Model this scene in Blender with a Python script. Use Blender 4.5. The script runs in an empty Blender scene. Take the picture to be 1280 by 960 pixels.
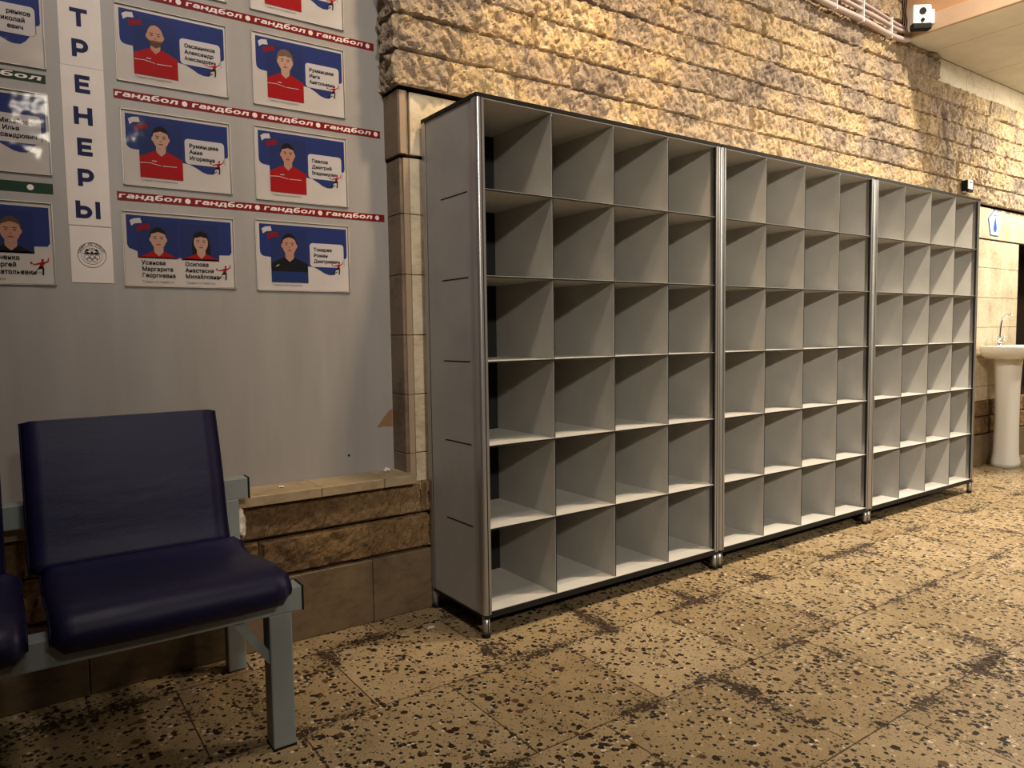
import bpy, bmesh, math, random
from mathutils import Vector, Matrix, noise
random.seed(7)
C = bpy.context.scene.collection
PI = math.pi

# ------------------------------------------------------------------ camera
cam_d = bpy.data.cameras.new('camera')
cam = bpy.data.objects.new('camera', cam_d); C.objects.link(cam)
cam_d.sensor_width = 36; cam_d.lens = 36*909.17/1280; cam_d.clip_start = .05
_yaw, _pit, _rol = .6137, .0678, -.0144
F = Vector((math.sin(_yaw)*math.cos(_pit), math.cos(_yaw)*math.cos(_pit), -math.sin(_pit)))
R = Vector((math.cos(_yaw), -math.sin(_yaw), 0)); U = R.cross(F)
R2 = math.cos(_rol)*R + math.sin(_rol)*U; U2 = -math.sin(_rol)*R + math.cos(_rol)*U
m = Matrix((R2, U2, -F)).transposed().to_4x4(); m.translation = Vector((-1.3235, -2.0636, 1.0513))
cam.matrix_world = m
bpy.context.scene.camera = cam

# ------------------------------------------------------------------ light, exposure
sc = bpy.context.scene
sc.view_settings.view_transform = 'Standard'; sc.view_settings.look = 'None'
sc.view_settings.gamma = 1; sc.view_settings.use_curve_mapping = False
sc.view_settings.exposure = -.45
w = bpy.data.worlds.new('world'); sc.world = w; w.use_nodes = True
w.node_tree.nodes['Background'].inputs[0].default_value = (1, .83, .68, 1)
w.node_tree.nodes['Background'].inputs[1].default_value = .045
def area(name, loc, target, sx, sy, power, col, spread=PI):
    l = bpy.data.lights.new(name, 'AREA'); l.shape = 'RECTANGLE'; l.size = sx; l.size_y = sy
    l.energy = power; l.color = col; l.spread = spread
    o = bpy.data.objects.new(name, l); C.objects.link(o); o.location = loc
    d = Vector(target)-Vector(loc); o.rotation_euler = d.to_track_quat('-Z', 'Y').to_euler()
    return o
area('hall_ceiling_lamp', (2.75, -1.5, 4.6), (2.9, -.3, 0), .30, .20, 165, (1, .87, .70), 1.5)
area('stone_fill_light', (.75, -1.0, 4.6), (.75, .5, 2.2), .30, .20, 33, (1, .75, .47), 1.0)  # unseen light added to brighten the stone at the left
area('hall_far_lamp', (-.7, -5.3, 3.25), (2.3, 0, .9), .40, .25, 64, (1, .92, .80), 1.25)
area('poster_wall_fill', (-1.1, -1.5, 4.1), (-.85, .52, 1.85), .5, .3, 16, (1, .90, .80), 1.3)  # overhead fill added to lift the poster wall, no known fixture
area('soffit_lamp', (5.25, -.62, 2.84), (5.25, -.4, 0), .6, .3, 150, (1, .94, .80))
area('soffit_lamp', (5.6, -2.6, 2.84), (5.3, -2.3, 0), .6, .3, 80, (1, .91, .74))

# ------------------------------------------------------------------ materials
def mat(name, col=(.5,.5,.5), rough=.5, metal=0, coat=0):
    ma = bpy.data.materials.new(name); ma.use_nodes = True
    b = ma.node_tree.nodes['Principled BSDF']
    b.inputs['Base Color'].default_value = (*col, 1); b.inputs['Roughness'].default_value = rough
    b.inputs['Metallic'].default_value = metal; b.inputs['Coat Weight'].default_value = coat
    return ma
class N:
    def __init__(s, ma): s.t = ma.node_tree; s.b = s.t.nodes['Principled BSDF']
    def n(s, ty, **kw):
        x = s.t.nodes.new(ty)
        for k, v in kw.items():
            if k.startswith('i_'):
                key = k[2:]; key = int(key) if key.isdigit() else key
                s.set(x.inputs[key], v)
            else: setattr(x, k, v)
        return x
    def set(s, inp, v):
        if isinstance(v, bpy.types.NodeSocket): s.t.links.new(v, inp)
        elif isinstance(v, bpy.types.Node): s.t.links.new(v.outputs[0], inp)
        else: inp.default_value = v
    def pos(s): return s.n('ShaderNodeTexCoord').outputs['Object']
    def noise(s, vec, scale, detail=4, rough=.55, col=False):
        x = s.n('ShaderNodeTexNoise', i_Vector=vec, i_Scale=scale, i_Detail=detail, i_Roughness=rough)
        return x.outputs['Color' if col else 0]
    def math(s, op, a, b=0., c=0.):
        x = s.n('ShaderNodeMath', operation=op); s.set(x.inputs[0], a); s.set(x.inputs[1], b); s.set(x.inputs[2], c)
        return x.outputs[0]
    def ramp(s, fac, stops, const=False):
        x = s.n('ShaderNodeValToRGB', i_0=fac); r = x.color_ramp
        if const: r.interpolation = 'CONSTANT'
        while len(r.elements) < len(stops): r.elements.new(.5)
        for e, (p, c) in zip(r.elements, stops): e.position = p; e.color = (*c, 1) if len(c) == 3 else c
        return x.outputs[0]
    def mix(s, fac, a, b, mode='MIX'):
        x = s.n('ShaderNodeMix', data_type='RGBA', blend_type=mode)
        s.set(x.inputs[0], fac)
        for i, v in ((6, a), (7, b)): s.set(x.inputs[i], (*v, 1) if isinstance(v, tuple) and len(v) == 3 else v)
        return x.outputs[2]
    def scale(s, vec, k):
        x = s.n('ShaderNodeVectorMath', operation='MULTIPLY', i_0=vec); x.inputs[1].default_value = k
        return x.outputs[0]
    def bump(s, h, strength=.5, dist=.01, normal=None):
        x = s.n('ShaderNodeBump', i_Height=h, i_Strength=strength, i_Distance=dist)
        if normal: s.set(x.inputs['Normal'], normal)
        return x.outputs[0]
    def out(s, col=None, rough=None, normal=None):
        if col is not None: s.set(s.b.inputs['Base Color'], col)
        if rough is not None: s.set(s.b.inputs['Roughness'], rough)
        if normal is not None: s.set(s.b.inputs['Normal'], normal)

def m_rough_stone(name, palette, bumpk=1.):
    ma = mat(name, rough=.85); k = N(ma); p = k.pos()
    at = k.n('ShaderNodeAttribute', attribute_name='tint').outputs['Fac']
    n1 = k.noise(p, 3.6, 6, .62); n2 = k.noise(p, 13, 8, .7); n3 = k.noise(p, 70, 8, .75)
    f = k.math('ADD', k.math('MULTIPLY', at, .26), k.math('MULTIPLY', n1, 1.15))
    f = k.math('ADD', f, k.math('MULTIPLY', k.math('SUBTRACT', n2, .5), .65)); f = k.math('SUBTRACT', f, .19)
    c = k.ramp(f, [(.15, palette[0]), (.36, palette[1]), (.52, palette[2]), (.68, palette[3]), (.88, palette[4])])
    d = k.ramp(n3, [(.33, (.32, .27, .24)), (.46, (.9, .88, .86)), (.56, (1.05, 1.05, 1.03)), (.72, (1.35, 1.33, 1.28))])
    c = k.mix(.75, c, d, 'MULTIPLY')
    v = k.n('ShaderNodeTexVoronoi', i_Vector=p, i_Scale=42.); pits = k.ramp(v.outputs['Distance'], [(.0, (0, 0, 0)), (.28, (1, 1, 1))])
    msk = k.ramp(k.noise(p, 9, 4), [(.52, (0, 0, 0)), (.62, (1, 1, 1))])
    c = k.mix(k.math('MULTIPLY', k.math('SUBTRACT', 1., pits), msk), c, (.09, .06, .035))
    h = k.math('ADD', k.noise(k.scale(p, (1, 1, .6)), 60, 8, .75), k.math('MULTIPLY', pits, .35))
    vf = k.n('ShaderNodeTexVoronoi', i_Vector=k.scale(p, (1.2, 1, .6)), i_Scale=34., feature='SMOOTH_F1'); k.set(vf.inputs['Smoothness'], .25)
    h2 = k.math('ADD', vf.outputs['Distance'], k.math('MULTIPLY', k.noise(k.scale(p, (1.2, 1, .7)), 22, 5, .7), 1.4))
    k.out(c, None, k.bump(h, 1.*bumpk, .013, k.bump(h2, .8*bumpk, .02)))
    k.b.inputs['Specular IOR Level'].default_value = .2
    return ma
M = {}
M['stone'] = m_rough_stone('split_limestone', [(.17,.13,.095), (.35,.275,.21), (.49,.375,.255), (.58,.425,.235), (.67,.55,.385)])
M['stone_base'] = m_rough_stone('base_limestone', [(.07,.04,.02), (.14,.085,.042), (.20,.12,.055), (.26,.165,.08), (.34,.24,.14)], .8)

def m_slab(name, a, b, dark):
    ma = mat(name, rough=.55); k = N(ma); p = k.pos()
    n = k.noise(p, 6, 8, .65); n2 = k.noise(k.scale(p, (1, 1, 2.2)), 22, 8, .7)
    c = k.ramp(k.math('ADD', k.math('MULTIPLY', n, .6), k.math('MULTIPLY', n2, .4)), [(.35, dark), (.5, a), (.66, b)])
    k.out(c, None, k.bump(n2, .2, .004)); return ma
M['slab'] = m_slab('dressed_limestone', (.50,.41,.28), (.60,.52,.38), (.33,.25,.15))
M['slab_dark'] = m_slab('base_slab', (.12,.08,.04), (.155,.105,.055), (.065,.04,.018))
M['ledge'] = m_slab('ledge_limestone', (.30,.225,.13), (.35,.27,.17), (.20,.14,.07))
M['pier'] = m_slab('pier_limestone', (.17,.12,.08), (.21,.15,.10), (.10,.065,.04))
M['trim'] = mat('pier_strip', (.30,.22,.14), .5)
M['joint'] = mat('dark_joint', (.02,.013,.008), .9)

def m_floor():
    ma = mat('terrazzo', rough=.4); k = N(ma); p = k.pos()
    sep = k.n('ShaderNodeSeparateXYZ', i_0=p); x, y = sep.outputs[0], sep.outputs[1]
    T = .45
    row = k.math('FLOOR', k.math('DIVIDE', k.math('ADD', y, 4.70), T))
    par = k.math('MODULO', row, 2.)
    xs = k.math('ADD', k.math('ADD', x, 9.49), k.math('MULTIPLY', par, T/2))
    fx = k.math('FRACT', k.math('DIVIDE', xs, T)); fy = k.math('FRACT', k.math('DIVIDE', k.math('ADD', y, 4.70), T))
    ix = k.math('FLOOR', k.math('DIVIDE', xs, T))
    dx = k.math('MINIMUM', fx, k.math('SUBTRACT', 1., fx)); dy = k.math('MINIMUM', fy, k.math('SUBTRACT', 1., fy))
    edge = k.math('MULTIPLY', k.math('MINIMUM', dx, dy), T)
    edge_w = k.math('ADD', edge, k.math('MULTIPLY', k.math('SUBTRACT', k.noise(p, 35, 3), .5), .004))
    cid = k.n('ShaderNodeCombineXYZ', i_0=ix, i_1=row)
    tv = k.n('ShaderNodeTexWhiteNoise', noise_dimensions='2D', i_Vector=cid.outputs[0]).outputs['Value']
    base = k.mix(tv, (.235,.168,.088), (.295,.218,.122))
    base = k.mix(.8, base, k.ramp(k.noise(p, 5, 6, .65), [(.3, (.72,.68,.62)), (.5, (1, 1, 1)), (.7, (1.15, 1.15, 1.15))]), 'MULTIPLY')
    base = k.mix(.6, base, k.ramp(k.noise(p, 240, 3, .6), [(.35, (.6,.58,.55)), (.55, (1.1, 1.1, 1.1))]), 'MULTIPLY')
    pw = k.n('ShaderNodeVectorMath', operation='ADD', i_0=p); k.set(pw.inputs[1], k.scale(k.noise(p, 110, 3, col=True), (.013, .013, 0)))
    def chips(sc, thr, keep, warp=pw.outputs[0]):
        v = k.n('ShaderNodeTexVoronoi', i_Vector=warp, i_Scale=sc)
        r = k.n('ShaderNodeSeparateColor', i_0=v.outputs['Color'])
        size = k.math('MULTIPLY', r.outputs[1], thr)
        return k.math('MULTIPLY', k.math('LESS_THAN', v.outputs['Distance'], size), k.math('LESS_THAN', r.outputs[0], keep)), r.outputs[2]
    l1, h1 = chips(75., .52, .30)
    base = k.mix(l1, base, k.ramp(h1, [(0, (.42,.32,.19)), (.6, (.36,.26,.15)), (.9, (.55,.45,.33))]))
    l2, h2 = chips(38., .40, .12)
    base = k.mix(l2, base, (.50,.42,.30))
    wear_n = k.noise(p, 3.1, 5, .6)
    wear = k.ramp(wear_n, [(.50, (0, 0, 0)), (.68, (1, 1, 1))])
    keep = k.math('ADD', .36, k.math('MULTIPLY', wear, .5))
    d1, g1 = chips(76., .76, keep)
    base = k.mix(d1, base, (.012,.006,.003))
    d2, g2 = chips(38., .54, .32)
    base = k.mix(d2, base, k.ramp(g2, [(0, (.014,.008,.004)), (.7, (.03,.016,.008)), (.9, (.08,.042,.02))]))
    d3, g3 = chips(150., .55, .30)
    base = k.mix(k.math('MULTIPLY', d3, .9), base, (.03,.016,.008))
    # spalled patches hugging the joints
    near = k.math('SUBTRACT', 1., k.math('DIVIDE', edge, .07)); near = k.math('MAXIMUM', near, 0.)
    sp = k.math('MULTIPLY', near, k.ramp(k.noise(p, 3.3, 4, .6), [(.46, (0, 0, 0)), (.60, (1, 1, 1))]))
    sp = k.math('ADD', sp, k.math('MULTIPLY', k.math('SUBTRACT', k.noise(p, 85, 4, .7), .5), 3.8))
    spm = k.ramp(sp, [(.52, (0, 0, 0)), (.60, (1, 1, 1))])
    base = k.mix(k.math('MULTIPLY', spm, .95), base, (.022,.012,.006))
    jm = k.math('LESS_THAN', edge_w, .0024)
    base = k.mix(k.math('MULTIPLY', jm, .9), base, (.035,.02,.01))
    h = k.math('SUBTRACT', k.math('SUBTRACT', k.noise(p, 120, 4), k.math('MULTIPLY', jm, 1.)), k.math('MULTIPLY', spm, .8))
    ro = k.math('ADD', .34, k.math('MULTIPLY', k.math('ADD', spm, d1), .3))
    k.out(base, ro, k.bump(h, .35, .003)); return ma
M['floor'] = m_floor()

def m_paint():
    ma = mat('grey_painted_board', rough=.42); k = N(ma); p = k.pos()
    n = k.noise(k.scale(p, (3, 1, .4)), 3, 6, .6)
    c = k.ramp(n, [(.3, (.235,.215,.20)), (.7, (.285,.262,.245))])
    k.out(c, None, k.bump(k.noise(p, 8, 3), .06, .01)); return ma
M['paint'] = m_paint()
M['board_bare'] = mat('bare_hardboard', (.20,.10,.04), .8)
def m_soft(name, col, rough=.5, nb=0, ns=60, **kw):
    ma = mat(name, col, rough, **kw); k = N(ma); p = k.pos()
    n = k.noise(p, 5, 5); c = k.mix(1., (*col,), k.ramp(n, [(.3, (.9, .9, .9)), (.7, (1.08, 1.08, 1.08))]), 'MULTIPLY')
    k.out(c, None, k.bump(k.noise(p, ns, 4), nb, .002) if nb else None); return ma
M['shelf'] = m_soft('powder_coated_grey_steel', (.41,.39,.35), .42)
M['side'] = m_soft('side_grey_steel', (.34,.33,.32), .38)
M['edge'] = mat('black_edging', (.012,.011,.010), .5)
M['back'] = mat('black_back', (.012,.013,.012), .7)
M['alu'] = m_soft('brushed_aluminium', (.40,.39,.38), .36, metal=.85)
M['bench_metal'] = m_soft('grey_painted_steel', (.195,.215,.212), .4, .08, 200)
def m_vinyl():
    ma = mat('navy_vinyl', (.009,.008,.045), .45); k = N(ma); p = k.pos()
    v = k.n('ShaderNodeTexVoronoi', i_Vector=p, i_Scale=520.); n = k.noise(k.scale(p, (.5, 1, 1.6)), 16, 6, .6)
    c = k.mix(k.noise(p, 9, 4), (.0045,.004,.024), (.008,.007,.038))
    h = k.math('ADD', k.math('MULTIPLY', v.outputs['Distance'], .12), n)
    k.out(c, k.math('ADD', .34, k.math('MULTIPLY', n, .18)), k.bump(h, .28, .007)); return ma
M['vinyl'] = m_vinyl()
M['piping'] = mat('navy_piping', (.006,.006,.025), .4)
M['black'] = mat('black_plastic', (.01,.01,.01), .45)
M['orange'] = m_soft('orange_plaster', (.52,.29,.15), .85, .3, 180)
M['fascia'] = m_soft('beige_fascia_band', (.52,.36,.24), .7)
M['ceil'] = m_soft('cream_ceiling_panels', (.74,.69,.58), .6)
M['plaster'] = m_soft('upper_plaster', (.45,.36,.27), .8)
M['porcelain'] = mat('white_porcelain', (.80,.77,.72), .12)
M['chrome'] = mat('chrome', (.75,.75,.75), .12, 1)
M['white'] = mat('white_plastic', (.75,.75,.73), .35)
M['conduit'] = mat('grey_conduit', (.42,.33,.30), .5)
M['paper'] = m_soft('white_paper', (.60,.54,.50), .6)
M['paper2'] = mat('name_card_white', (.58,.53,.52), .55)
M['navy'] = mat('poster_navy', (.022,.036,.155), .5)
M['photo_blue'] = mat('photo_blue', (.020,.032,.12), .5)
M['letter'] = mat('navy_letter', (.010,.013,.055), .5)
M['ink'] = mat('black_ink', (.015,.013,.015), .5)
M['greyink'] = mat('grey_ink', (.22,.19,.18), .6)
M['red'] = mat('jacket_red', (.36,.006,.008), .5)
M['flagred'] = mat('flag_red', (.22,.008,.02), .5)
M['stripred'] = mat('strip_dark_red', (.15,.005,.008), .4)
M['stripwhite'] = mat('strip_white', (.66,.55,.52), .5)
M['green'] = mat('strip_green', (.010,.032,.016), .4)
M['skin'] = mat('photo_skin', (.46,.24,.17), .5)
M['skin2'] = mat('photo_skin_pale', (.50,.30,.22), .5)
M['lip'] = mat('photo_lips', (.26,.07,.06), .5)
M['hair_dark'] = mat('photo_dark_hair', (.012,.009,.010), .5)
M['hair_brown'] = mat('photo_brown_hair', (.10,.055,.03), .5)
M['hair_grey'] = mat('photo_greying_hair', (.16,.10,.065), .5)
M['kitblack'] = mat('photo_black_shirt', (.010,.010,.013), .5)
M['kitblue'] = mat('photo_blue_shirt', (.018,.035,.13), .5)
M['signblue'] = mat('sign_blue', (.02,.09,.36), .4)
M['signwhite'] = mat('sign_white', (.72,.76,.80), .35)
M['debris'] = mat('debris_white', (.6,.55,.48), .6)
for _k in ('paper','paper2','navy','photo_blue','letter','ink','greyink','red','flagred','stripred','stripwhite','green','skin','skin2','lip','hair_dark','hair_brown','hair_grey','kitblack','kitblue'):
    M[_k].node_tree.nodes['Principled BSDF'].inputs['Specular IOR Level'].default_value = .12
for _k in ('edge', 'back', 'joint', 'black', 'piping'): M[_k].node_tree.nodes['Principled BSDF'].inputs['Specular IOR Level'].default_value = .1
M['floor'].node_tree.nodes['Principled BSDF'].inputs['Specular IOR Level'].default_value = .2
M['vinyl'].node_tree.nodes['Principled BSDF'].inputs['Specular IOR Level'].default_value = .25
def m_sleeve():
    ma = bpy.data.materials.new('clear_plastic_sleeve'); ma.use_nodes = True; t = ma.node_tree
    for n in list(t.nodes): t.nodes.remove(n)
    o = t.nodes.new('ShaderNodeOutputMaterial'); mx = t.nodes.new('ShaderNodeMixShader')
    tr = t.nodes.new('ShaderNodeBsdfTransparent'); gl = t.nodes.new('ShaderNodeBsdfGlossy'); gl.inputs['Roughness'].default_value = .09; gl.inputs['Color'].default_value = (.6, .58, .55, 1)
    fr = t.nodes.new('ShaderNodeFresnel'); fr.inputs[0].default_value = 1.38
    tc = t.nodes.new('ShaderNodeTexCoord'); no = t.nodes.new('ShaderNodeTexNoise'); no.inputs['Scale'].default_value = 9; no.inputs['Detail'].default_value = 2
    bu = t.nodes.new('ShaderNodeBump'); bu.inputs['Strength'].default_value = .38; bu.inputs['Distance'].default_value = .010
    t.links.new(tc.outputs['Object'], no.inputs['Vector']); t.links.new(no.outputs[0], bu.inputs['Height'])
    t.links.new(bu.outputs[0], gl.inputs['Normal']); mu = t.nodes.new('ShaderNodeMath'); mu.operation = 'MULTIPLY'; mu.inputs[1].default_value = .45; t.links.new(fr.outputs[0], mu.inputs[0]); t.links.new(mu.outputs[0], mx.inputs[0])
    t.links.new(tr.outputs[0], mx.inputs[1]); t.links.new(gl.outputs[0], mx.inputs[2]); t.links.new(mx.outputs[0], o.inputs[0])
    return ma
M['sleeve'] = m_sleeve()

# ------------------------------------------------------------------ helpers
def obj(name, bm, material, parent=None, smooth=False, loc=None):
    me = bpy.data.meshes.new(name)
    bmesh.ops.recalc_face_normals(bm, faces=bm.faces)
    bm.to_mesh(me); bm.free()
    if smooth:
        for p in me.polygons: p.use_smooth = True
    o = bpy.data.objects.new(name, me); C.objects.link(o)
    me.materials.append(M[material] if isinstance(material, str) else material)
    if parent is not None: o.parent = parent
    if loc: o.location = loc
    return o
def tag(o, label=None, cat=None, group=None, kind=None):
    if label: o['label'] = label
    if cat: o['category'] = cat
    if group: o['group'] = group
    if kind: o['kind'] = kind
    return o
def thing(name, label, cat, loc=(0,0,0), rz=0, group=None):
    o = bpy.data.objects.new(name, None); C.objects.link(o); o.location = loc; o.rotation_euler = (0, 0, rz)
    o.empty_display_size = .05
    return tag(o, label, cat, group)
def box(bm, x0, x1, y0, y1, z0, z1, bev=0, seg=2):
    r = bmesh.ops.create_cube(bm, size=1.)
    vs = r['verts']
    for v in vs:
        v.co = Vector(((x0+x1)/2+v.co.x*(x1-x0), (y0+y1)/2+v.co.y*(y1-y0), (z0+z1)/2+v.co.z*(z1-z0)))
    if bev:
        es = list({e for v in vs for e in v.link_edges})
        bmesh.ops.bevel(bm, geom=es, offset=bev, segments=seg, profile=.6, affect='EDGES')
    return bm
def B(*a, **k): return box(bmesh.new(), *a, **k)
def cyl(bm, c, r, h, axis='Z', seg=24, r2=None):
    rr = bmesh.ops.create_cone(bm, cap_ends=True, segments=seg, radius1=r, radius2=r if r2 is None else r2, depth=h)
    rot = {'Z': Matrix(), 'X': Matrix.Rotation(PI/2, 4, 'Y'), 'Y': Matrix.Rotation(PI/2, 4, 'X')}[axis]
    bmesh.ops.transform(bm, matrix=Matrix.Translation(c) @ rot, verts=rr['verts']); return bm
def prism(pts, z0, z1, bm=None):
    """polygon in XY extruded in Z"""
    bm = bm or bmesh.new()
    a = [bm.verts.new((x, y, z0)) for x, y in pts]; b = [bm.verts.new((x, y, z1)) for x, y in pts]
    bm.faces.new(a); bm.faces.new(b)
    n = len(pts)
    for i in range(n): bm.faces.new((a[i], a[(i+1) % n], b[(i+1) % n], b[i]))
    return bm
def tube(pts, r, bm=None, seg=10):
    bm = bm or bmesh.new(); pts = [Vector(p) for p in pts]; rings = []
    for i, p in enumerate(pts):
        t = (pts[min(i+1, len(pts)-1)]-pts[max(i-1, 0)]).normalized()
        a = t.cross(Vector((0, 1, .01))); a = a.normalized() if a.length > 1e-4 else Vector((1, 0, 0)); b = t.cross(a).normalized()
        rr = r[i] if isinstance(r, (list, tuple)) else r
        rings.append([bm.verts.new(p+rr*(math.cos(2*PI*k/seg)*a+math.sin(2*PI*k/seg)*b)) for k in range(seg)])
    for q, s in zip(rings, rings[1:]):
        for k in range(seg): bm.faces.new((q[k], q[(k+1) % seg], s[(k+1) % seg], s[k]))
    bm.faces.new(rings[0]); bm.faces.new(rings[-1]); return bm
def spline(pts, n=8):
    P = [Vector(p) for p in pts]; P = [P[0]*2-P[1]]+P+[P[-1]*2-P[-2]]; out = []
    for i in range(1, len(P)-2):
        for k in range(n):
            t = k/n; a, b, c, d = P[i-1:i+3]
            out.append(.5*((2*b)+(c-a)*t+(2*a-5*b+4*c-d)*t*t+(3*b-a-3*c+d)*t**3))
    return out+[P[-2]]

# ------------------------------------------------------------------ rough stone blocks
def rough_blocks(courses, x0, x1, yf, yb, seed, step=.009, amp=.016, left_side=False, limit=None, lens=(.22, .62)):
    """split-face blocks: each a displaced grid; courses = list of z limits"""
    rnd = random.Random(seed); bm = bmesh.new(); lay = bm.verts.layers.float.new('tint')
    for ci in range(len(courses)-1):
        z0, z1 = courses[ci], courses[ci+1]; x = x0; first = True
        while x < x1-1e-4:
            ln = rnd.uniform(*lens)
            if first: ln *= rnd.uniform(.3, 1); first = False
            xe = min(x+ln, x1)
            if x1-xe < .12: xe = x1
            if limit and not limit(x, xe, z0, z1): x = xe; continue
            tint = rnd.random(); off = Vector((rnd.uniform(0, 99), rnd.uniform(0, 99), rnd.uniform(0, 99)))
            push = rnd.uniform(-.003, .003); tx, tz = rnd.uniform(-.01, .01), rnd.uniform(-.03, .03)
            g = .0009
            def patch(n1, n2, fn, L1, L2):
                vs = []
                for j in range(n2+1):
                    rw = []
                    for i in range(n1+1):
                        a, b = i/n1, j/n2
                        e = min(a*L1, (1-a)*L1, b*L2, (1-b)*L2)
                        v = bm.verts.new(fn(a, b, e)); v[lay] = tint; rw.append(v)
                    vs.append(rw)
                for j in range(n2):
                    for i in range(n1): bm.faces.new((vs[j][i], vs[j][i+1], vs[j+1][i+1], vs[j+1][i]))
            def disp(P, e, a, b, L1, L2):
                q = P*1.0+off
                u_ = q.x*.94+q.z*.34; w__ = q.z*.94-q.x*.34; qs = Vector((u_*1.35, q.y*1.5, w__*.8)); d = amp*.7*noise.fractal(q*6, .9, 2.1, 3) + amp*.95*(abs(noise.noise(qs*16))*2-.5) + amp*.55*(abs(noise.noise(qs*41))*2-.5)
                d += push + tx*(a-.5)*L1 + tz*(b-.5)*L2
                k = min(1, e/.0035); k = k*(2-k)
                return (d+.006)*k - .003*(1-k)
            L1, L2 = xe-x, z1-z0
            def front(a, b, e):
                X = x+g+a*(L1-2*g); Z = z0+g+b*(L2-2*g)
                d = disp(Vector((X, 0, Z)), e, a, b, L1, L2) if e > 1e-6 else -.012
                return (X, yf-d, Z)
            patch(max(2, round(L1/step)), max(2, round(L2/step)), front, L1, L2)
            if left_side and x == x0:
                D = yb-yf
                def side(a, b, e):
                    Y = yf+.002+a*D; Z = z0+g+b*(L2-2*g)
                    d = disp(Vector((0, Y, Z)), e, a, b, D, L2) if e > 1e-6 else -.008
                    return (x0-d, Y, Z)
                patch(max(2, round(D/step)), max(2, round(L2/step)), side, D, L2)
            x = xe
    return bm
def plain_obj(name, bm, material, parent):          # keep the authored normals & attribute
    me = bpy.data.meshes.new(name); bm.to_mesh(me); bm.free()
    o = bpy.data.objects.new(name, me); C.objects.link(o); me.materials.append(M[material]); o.parent = parent
    for p in me.polygons: p.use_smooth = False
    return o

# ------------------------------------------------------------------ setting
XE = 7.6; XW = -3.6
floor = tag(obj('floor', B(XW, XE+.6, -7, .40, -.05, 0), 'floor'), kind='structure')
wall = bpy.data.objects.new('wall_back', None); C.objects.link(wall); tag(wall, kind='structure')
PX = -.082      # pier's left return
crs = [1.964+.1265*i for i in range(12)]
def lim(x, xe, z0, z1): return not (z0 > 2.70 and x > 3.93) and not (z0 > 2.86 and x > 3.44)
def top_split(): pass
lo = rough_blocks(crs[:7], PX-.01, XE, .372, .53, 3, step=.0075, left_side=True)
plain_obj('rough_stone_cladding', lo, 'stone', wall)
hi = rough_blocks(crs[6:8]+[2.88], PX-.01, 3.96, .372, .53, 11, left_side=True); plain_obj('rough_stone_cladding', hi, 'stone', wall)
hi2 = rough_blocks([2.88]+[2.975+.1265*i for i in range(4)], PX-.01, 3.46, .372, .53, 17, step=.012, left_side=True); plain_obj('rough_stone_cladding', hi2, 'stone', wall)
# core behind the stones
bm = bmesh.new(); box(bm, PX+.008, XE, .392, .80, 1.968, 3.40); box(bm, PX, XE, .385, .80, 3.355, 4.8)
obj('wall_core', bm, 'joint', wall)
obj('upper_plaster', B(XW, 3.46, .383, .40, 3.36, 4.75), 'plaster', wall)
# smooth band below the soffit on the right
bm = bmesh.new(); x = 3.965
while x < XE: box(bm, x, min(x+.43, XE)-.003, .388, .42, 2.726, 2.88, .001, 1); x += .43
obj('smooth_band', bm, 'slab', wall)
# lintel course z 1.72-1.96 slightly proud, smooth courses below
bm = bmesh.new(); x = -.035; k = 0
for L in (.62, .9, .8, .85, .7, .9, 1.3, .9, .9): box(bm, x, x+L-.003, .400, .44, 1.724, 1.952, .0015, 1); x += L
obj('lintel_slab', bm, 'slab', wall)
bm = bmesh.new(); zs = [.46, .605, .83, 1.055, 1.282, 1.507, 1.716]; rnd = random.Random(4)
NX0, NX1 = 5.43, 6.9
for i in range(6):
    x = -.035 if i % 2 else -.035
    cuts = [x]; q = x+rnd.uniform(.25, .6)
    while q < NX0-.15: cuts.append(q); q += rnd.uniform(.38, .62)
    cuts.append(NX0)
    if zs[i] > .5: pass
    for a, b in zip(cuts, cuts[1:]): box(bm, a, b-.0025, .410, .45, zs[i]+.0015, zs[i+1]-.0015, .001, 1)
    box(bm, NX1, XE, .410, .45, zs[i]+.0015, zs[i+1]-.0015)
obj('dressed_slabs', bm, 'slab', wall)
# dark mortar behind the slabs
bm = bmesh.new(); box(bm, PX+.012, NX0-.02, .422, .80, 0, 1.962); box(bm, NX1+.02, XE, .43, .80, 0, 1.965); box(bm, NX0-.02, NX1+.02, .43, .80, 1.72, 1.965); box(bm, NX0-.02, NX1+.02, .43, .80, 0, .50)
obj('mortar_backing', bm, 'joint', wall)
obj('recess_lining', B(NX0-.05, NX1+.05, .78, .82, .4, 1.8), 'joint', wall)
# pier corner: left return and narrow front strip
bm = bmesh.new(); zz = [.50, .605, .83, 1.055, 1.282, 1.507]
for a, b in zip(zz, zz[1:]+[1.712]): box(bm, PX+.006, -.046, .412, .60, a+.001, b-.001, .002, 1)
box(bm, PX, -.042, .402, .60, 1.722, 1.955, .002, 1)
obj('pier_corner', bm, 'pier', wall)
bm = bmesh.new()
for a, b in zip(zz, zz[1:]+[1.712]): box(bm, -.064, -.040, .404, .4115, a+.001, b-.001, .001, 1)
box(bm, PX+.004, -.052, .396, .4015, 1.724, 1.953, .001, 1)
obj('pier_strip', bm, 'trim', wall)
obj('pier_groove', B(-.05, -.034, .414, .5, .5, 1.95), 'joint', wall)
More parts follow.
